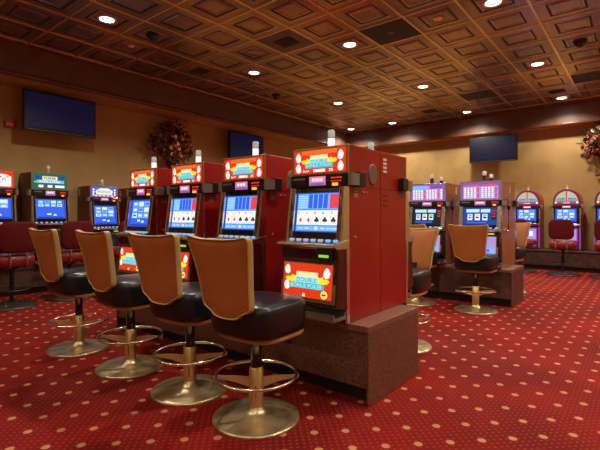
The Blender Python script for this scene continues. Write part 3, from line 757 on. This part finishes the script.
# ---------------------------------------------------------------- televisions
def make_tv(label, w, h):
    t = thing('television', label, 'television', group='wall televisions')
    b = MB(); b.box(-w/2, w/2, -.03, .04, -h/2, h/2, 'tv_frame'); fr = b.build('frame', t, bevel=.005)
    b = MB(); b.box(-w/2+.03, w/2-.03, -.032, -.03, -h/2+.045, h/2-.03, 'tv_screen'); b.build('screen', t)
    b = MB(); b.box(-.12, .12, .04, .32, -.08, .08, 'black'); b.build('wall_bracket', t)
    b = MB(); b.box(-w/2+.03, w/2-.03, -.034, -.03, -h/2+.012, -h/2+.018, 'grey_metal'); b.build('trim_strip', fr)
    return t
def tv_mesh_tilt(t, tilt): t.rotation_euler.x = tilt
tv = make_tv('dark blue television on the left wall near the left edge of the photo', 1.06, .60)
tv.location = (-7.12, 2.86, 2.715); tv.rotation_euler = (0, 0, PI/2)
tv2 = dup(tv, (-7.12, 6.86, 2.715), PI/2, 'dark blue television on the left wall, behind the red machines right of the flowers')
tv3 = dup(tv, (-2.80, 10.68, 2.70), 0, 'dark blue television on the back wall above the wood-sided reel machines')

# ---------------------------------------------------------------- flower arrangements
def make_flowers(label, loc, rz, seed, w, hh):
    rnd = random.Random(seed)
    t = thing('flower_arrangement', label, 'flowers', loc, rz, 'autumn flower arrangements')
    b = MB(); b.lathe([(.05,-.02),(.07,0),(.075,.06),(.10,.26),(.12,.30),(.105,.30)], 'vase', 24, sq=None); b.build('vase', t)
    b = MB(); b.box(-.16,.16,-.10,.16,-.05,-.02,'moulding'); b.build('wall_shelf', t, bevel=.006)
    def leaf(b, p, s, m):
        d = Vector((rnd.uniform(-1,1), rnd.uniform(-1,.3), rnd.uniform(-.6,1))).normalized(); u = d.orthogonal().normalized(); u.rotate(Matrix.Rotation(rnd.uniform(0,6.28),3,d)); v = d.cross(u)
        p = Vector(p); pts = [p, p+d*s*.35+u*s*.22, p+d*s*.75+u*s*.16+v*s*.06, p+d*s+v*s*.1, p+d*s*.75-u*s*.16+v*s*.06, p+d*s*.35-u*s*.22]
        b.add(pts, [(0,1,2,3,4,5)], m)
    def pos(k=1.):
        while 1:
            x, y, z = rnd.uniform(-1,1), rnd.uniform(-.5,.45), rnd.uniform(-1,1)
            if x*x+y*y*3+z*z < 1 : break
        return (x*w*k*(1.05-.25*z), y*.26*k, .30+hh*.46+z*hh*.48*k)
    for nm, mm, cnt, sz in (('green_foliage','leaf_green',260,.09),('red_foliage','leaf_red',330,.075),('orange_foliage','leaf_orange',130,.06)):
        b = MB()
        for _ in range(cnt): leaf(b, pos(), sz*rnd.uniform(.8,1.5), mm)
        b.build(nm, t)
    b = MB()
    for k in range(16):
        p = pos(1.0); b.tube([(0,0,.25),(p[0]*.5,p[1]*.4,.25+(p[2]-.25)*.55),p], .004, 'leaf_green', 5)
    for k in range(5):
        x = rnd.uniform(-.1,.22)*w/.3; z = .30+hh*rnd.uniform(1.0,1.16); b.tube([(0,0,.25),(x*.5,0,.3+hh*.5),(x,0,z)], .003, 'leaf_red', 5)
        for _ in range(6): leaf(b, (x+rnd.uniform(-.03,.03),0,z-rnd.uniform(0,.14)), .05, 'leaf_red')
    b.build('stem', t)
    for k in range(13):
        p = pos(.85); b = MB(); r = rnd.uniform(.03,.045); mm = 'petal_white' if k % 3 else 'petal_pink'; yy = p[1]-.07
        for q in range(6):
            a = q*PI/3+k; d = Vector((math.cos(a), -.35, math.sin(a))); e = Vector((-math.sin(a),0,math.cos(a))); c = Vector((p[0],yy,p[2]))
            b.add([c, c+d*r*.6+e*r*.45, c+d*r*1.1+e*r*.2, c+d*r*1.1-e*r*.2, c+d*r*.6-e*r*.45], [(0,1,2,3,4)], mm)
        b.lathe([(.001,-r*.25),(r*.25,0),(.001,r*.25)], 'leaf_orange', 8, (p[0],yy-r*.2,p[2])); b.build('blossom', t)
    return t
make_flowers('red and white flower arrangement on the left wall, above the red machine signs', (-7.24, 4.95, 1.90), PI/2, 3, .46, .84)
make_flowers('orange and white flower arrangement on the back wall at the right edge of the photo', (-.66, 10.80, 2.02), 0, 8, .38, .80)

# ---------------------------------------------------------------- ceiling fittings
def downlight(x, y, label, on=True):
    t = thing('ceiling_downlight', label, 'ceiling light', (x, y, ZC), group='round recessed ceiling downlights')
    b = MB(); b.lathe([(.078,-.004),(.092,-.014),(.110,-.012),(.112,0)], 'white_trim', 32, caps=False); b.build('trim_ring', t)
    b = MB(); b.lathe([(.001,-.006),(.079,-.0055)], 'lamp', 28); b.build('lamp_lens', t)
    l = bpy.data.lights.new('downlight_lamp', 'SPOT'); l.energy = LP*(.36 if y < 1 else 1); l.color = (1,.88,.70); l.spot_size = math.radians(146); l.spot_blend = .6; l.shadow_soft_size = .07
    lo = bpy.data.objects.new('downlight_lamp', l); C.objects.link(lo); lo.parent = t; lo.location = (0,0,-.03)
    return t
LP = 142
cols = (('second column from the left wall',-5.115),('third column from the left wall',-3.225),('fourth column',-1.335),('unseen column off to the right',.555),('unseen rightmost column',2.445))
rows = (('by the back wall',10.14),('one row in from the back wall',7.62),('over the middle of the room',5.10),('over the near machines',2.58),('out of view above the camera',.06),('out of view behind the camera',-2.2))  # rows and columns out of view continue the visible grid, included for lighting
for cn, x in cols:
    for rn, y in rows: downlight(x, y, 'lit downlight %s, %s' % (rn, cn))
downlight(-6.375, 10.14, 'lit round downlight in the far corner between the two soffits')

def tile_c(i, j): return (-1.02+.315-TL*i, 4.785+.315+TL*j)
def vent(i, j, kind, label):
    x, y = tile_c(i, j); t = thing('ceiling_vent', label, 'ceiling vent', (x, y, ZC), group='ceiling vents')
    h = .30
    if kind == 'black':
        b = MB(); b.box(-h,h,-h,h,-.006,0,'vent_dark'); f = b.build('perforated_panel', t)
        b = MB(); b.box(-.035,.035,-.035,.035,-.009,-.006,'vent_grey'); b.build('badge', t)
    else:
        b = MB(); b.box(-h,h,-h,h,-.006,0,'vent_grey' if kind == 'big' else 'copper_tile'); b.build('frame', t, bevel=.003)
        s = .14; b = MB(); b.box(-s,s,-s*.8,s*.8,-.012,-.006,'vent_dark'); b.build('opening', t)
        b = MB()
        for k in range(6): b.box(-s,s,-s*.8+.045*k,-s*.8+.008+.045*k,-.018,-.010,'vent_grey')
        b.build('louvre', t)
    return t
vent(3, 0, 'black', 'large flat black ceiling tile between the two middle downlights')
vent(5, -1, 'big', 'dark louvred vent in a greyish tile left of the black ceiling tile')
vent(8, -1, 'small', 'small louvred vent high between the left television and the flowers')
vent(3, 6, 'black', 'black ceiling tile near the back wall, above the television')
vent(1, 7, 'small', 'small louvred vent by the right-hand downlight nearest the back wall')
vent(0, 6, 'black', 'black ceiling tile at the right edge of the photo')
vent(5, 7, 'small', 'small louvred vent near the back wall, left of its television')

def dome(x, y, label):
    t = thing('dome_camera', label, 'security camera', (x, y, ZC), group='ceiling dome cameras')
    b = MB(); b.lathe([(.085,0),(.085,-.018),(.070,-.024)], 'black', 28); b.build('mount_ring', t)
    b = MB(); b.lathe([(.068,-.024),(.064,-.05),(.045,-.075),(.02,-.086),(.001,-.088)], 'black_gloss', 28); b.build('dome', t)
dome(-5.10, 3.20, 'black dome camera on the ceiling right of the leftmost downlight')
dome(-5.745, 6.36, 'black dome camera on the ceiling above the second television')
dome(-.705, 7.0, 'black dome camera on the ceiling at the upper right')
def speaker(x, y, r, label, m):
    b = MB(); b.lathe([(r,0),(r,-.008),(r*.8,-.014),(.001,-.014)], m, 28, (0,0,0)); o = b.build('ceiling_fitting', loc=(x,y,ZC)); tag(o, label, 'ceiling fitting')

speaker(-1.965, 5.10, .055, 'small round brass fitting in the tile right of the big black ceiling tile', 'grid_brass')
speaker(-5.66, 3.20, .045, 'small pale round detector left of the leftmost dome camera', 'sticker')
speaker(-4.485, 4.47, .11, 'round copper medallion fitting beside the downlight above the flowers', 'copper_tile')
# alarm plate on left wall
t = thing('fire_alarm', 'small red fire alarm box on the left wall at the left edge of the photo', 'fire alarm', (XW-.005, 2.26, 2.52), PI/2)
b = MB(); b.box(-.07,.07,-.055,0,-.055,.055,'alarm_red'); hb = b.build('housing', t, bevel=.005)
b = MB(); fr = FR(b, (0,-.056,0), (1,0,0), (0,0,1)); fr.text('FIRE', 0, -.01, .026, 'sticker', .001, w=.09); b.build('lettering', hb)

# ---------------------------------------------------------------- world, camera
w = bpy.data.worlds.new('World'); bpy.context.scene.world = w; w.use_nodes = True
w.node_tree.nodes['Background'].inputs[0].default_value = (.02,.015,.012,1)
cam = bpy.data.cameras.new('Camera'); co = bpy.data.objects.new('Camera', cam); C.objects.link(co)
cam.sensor_width = 36; cam.lens = 36*428/600; cam.shift_y = -10/600; cam.clip_start = .05
co.location = (0,0,1.15); co.rotation_euler = (PI/2, 0, math.radians(38.95))
sc = bpy.context.scene; sc.camera = co
sc.view_settings.view_transform = 'Standard'; sc.view_settings.look = 'None'; sc.view_settings.exposure = 0; sc.view_settings.gamma = 1; sc.view_settings.use_curve_mapping = False
sc.cycles.max_bounces = 8; sc.cycles.diffuse_bounces = 5; sc.cycles.sample_clamp_indirect = 4
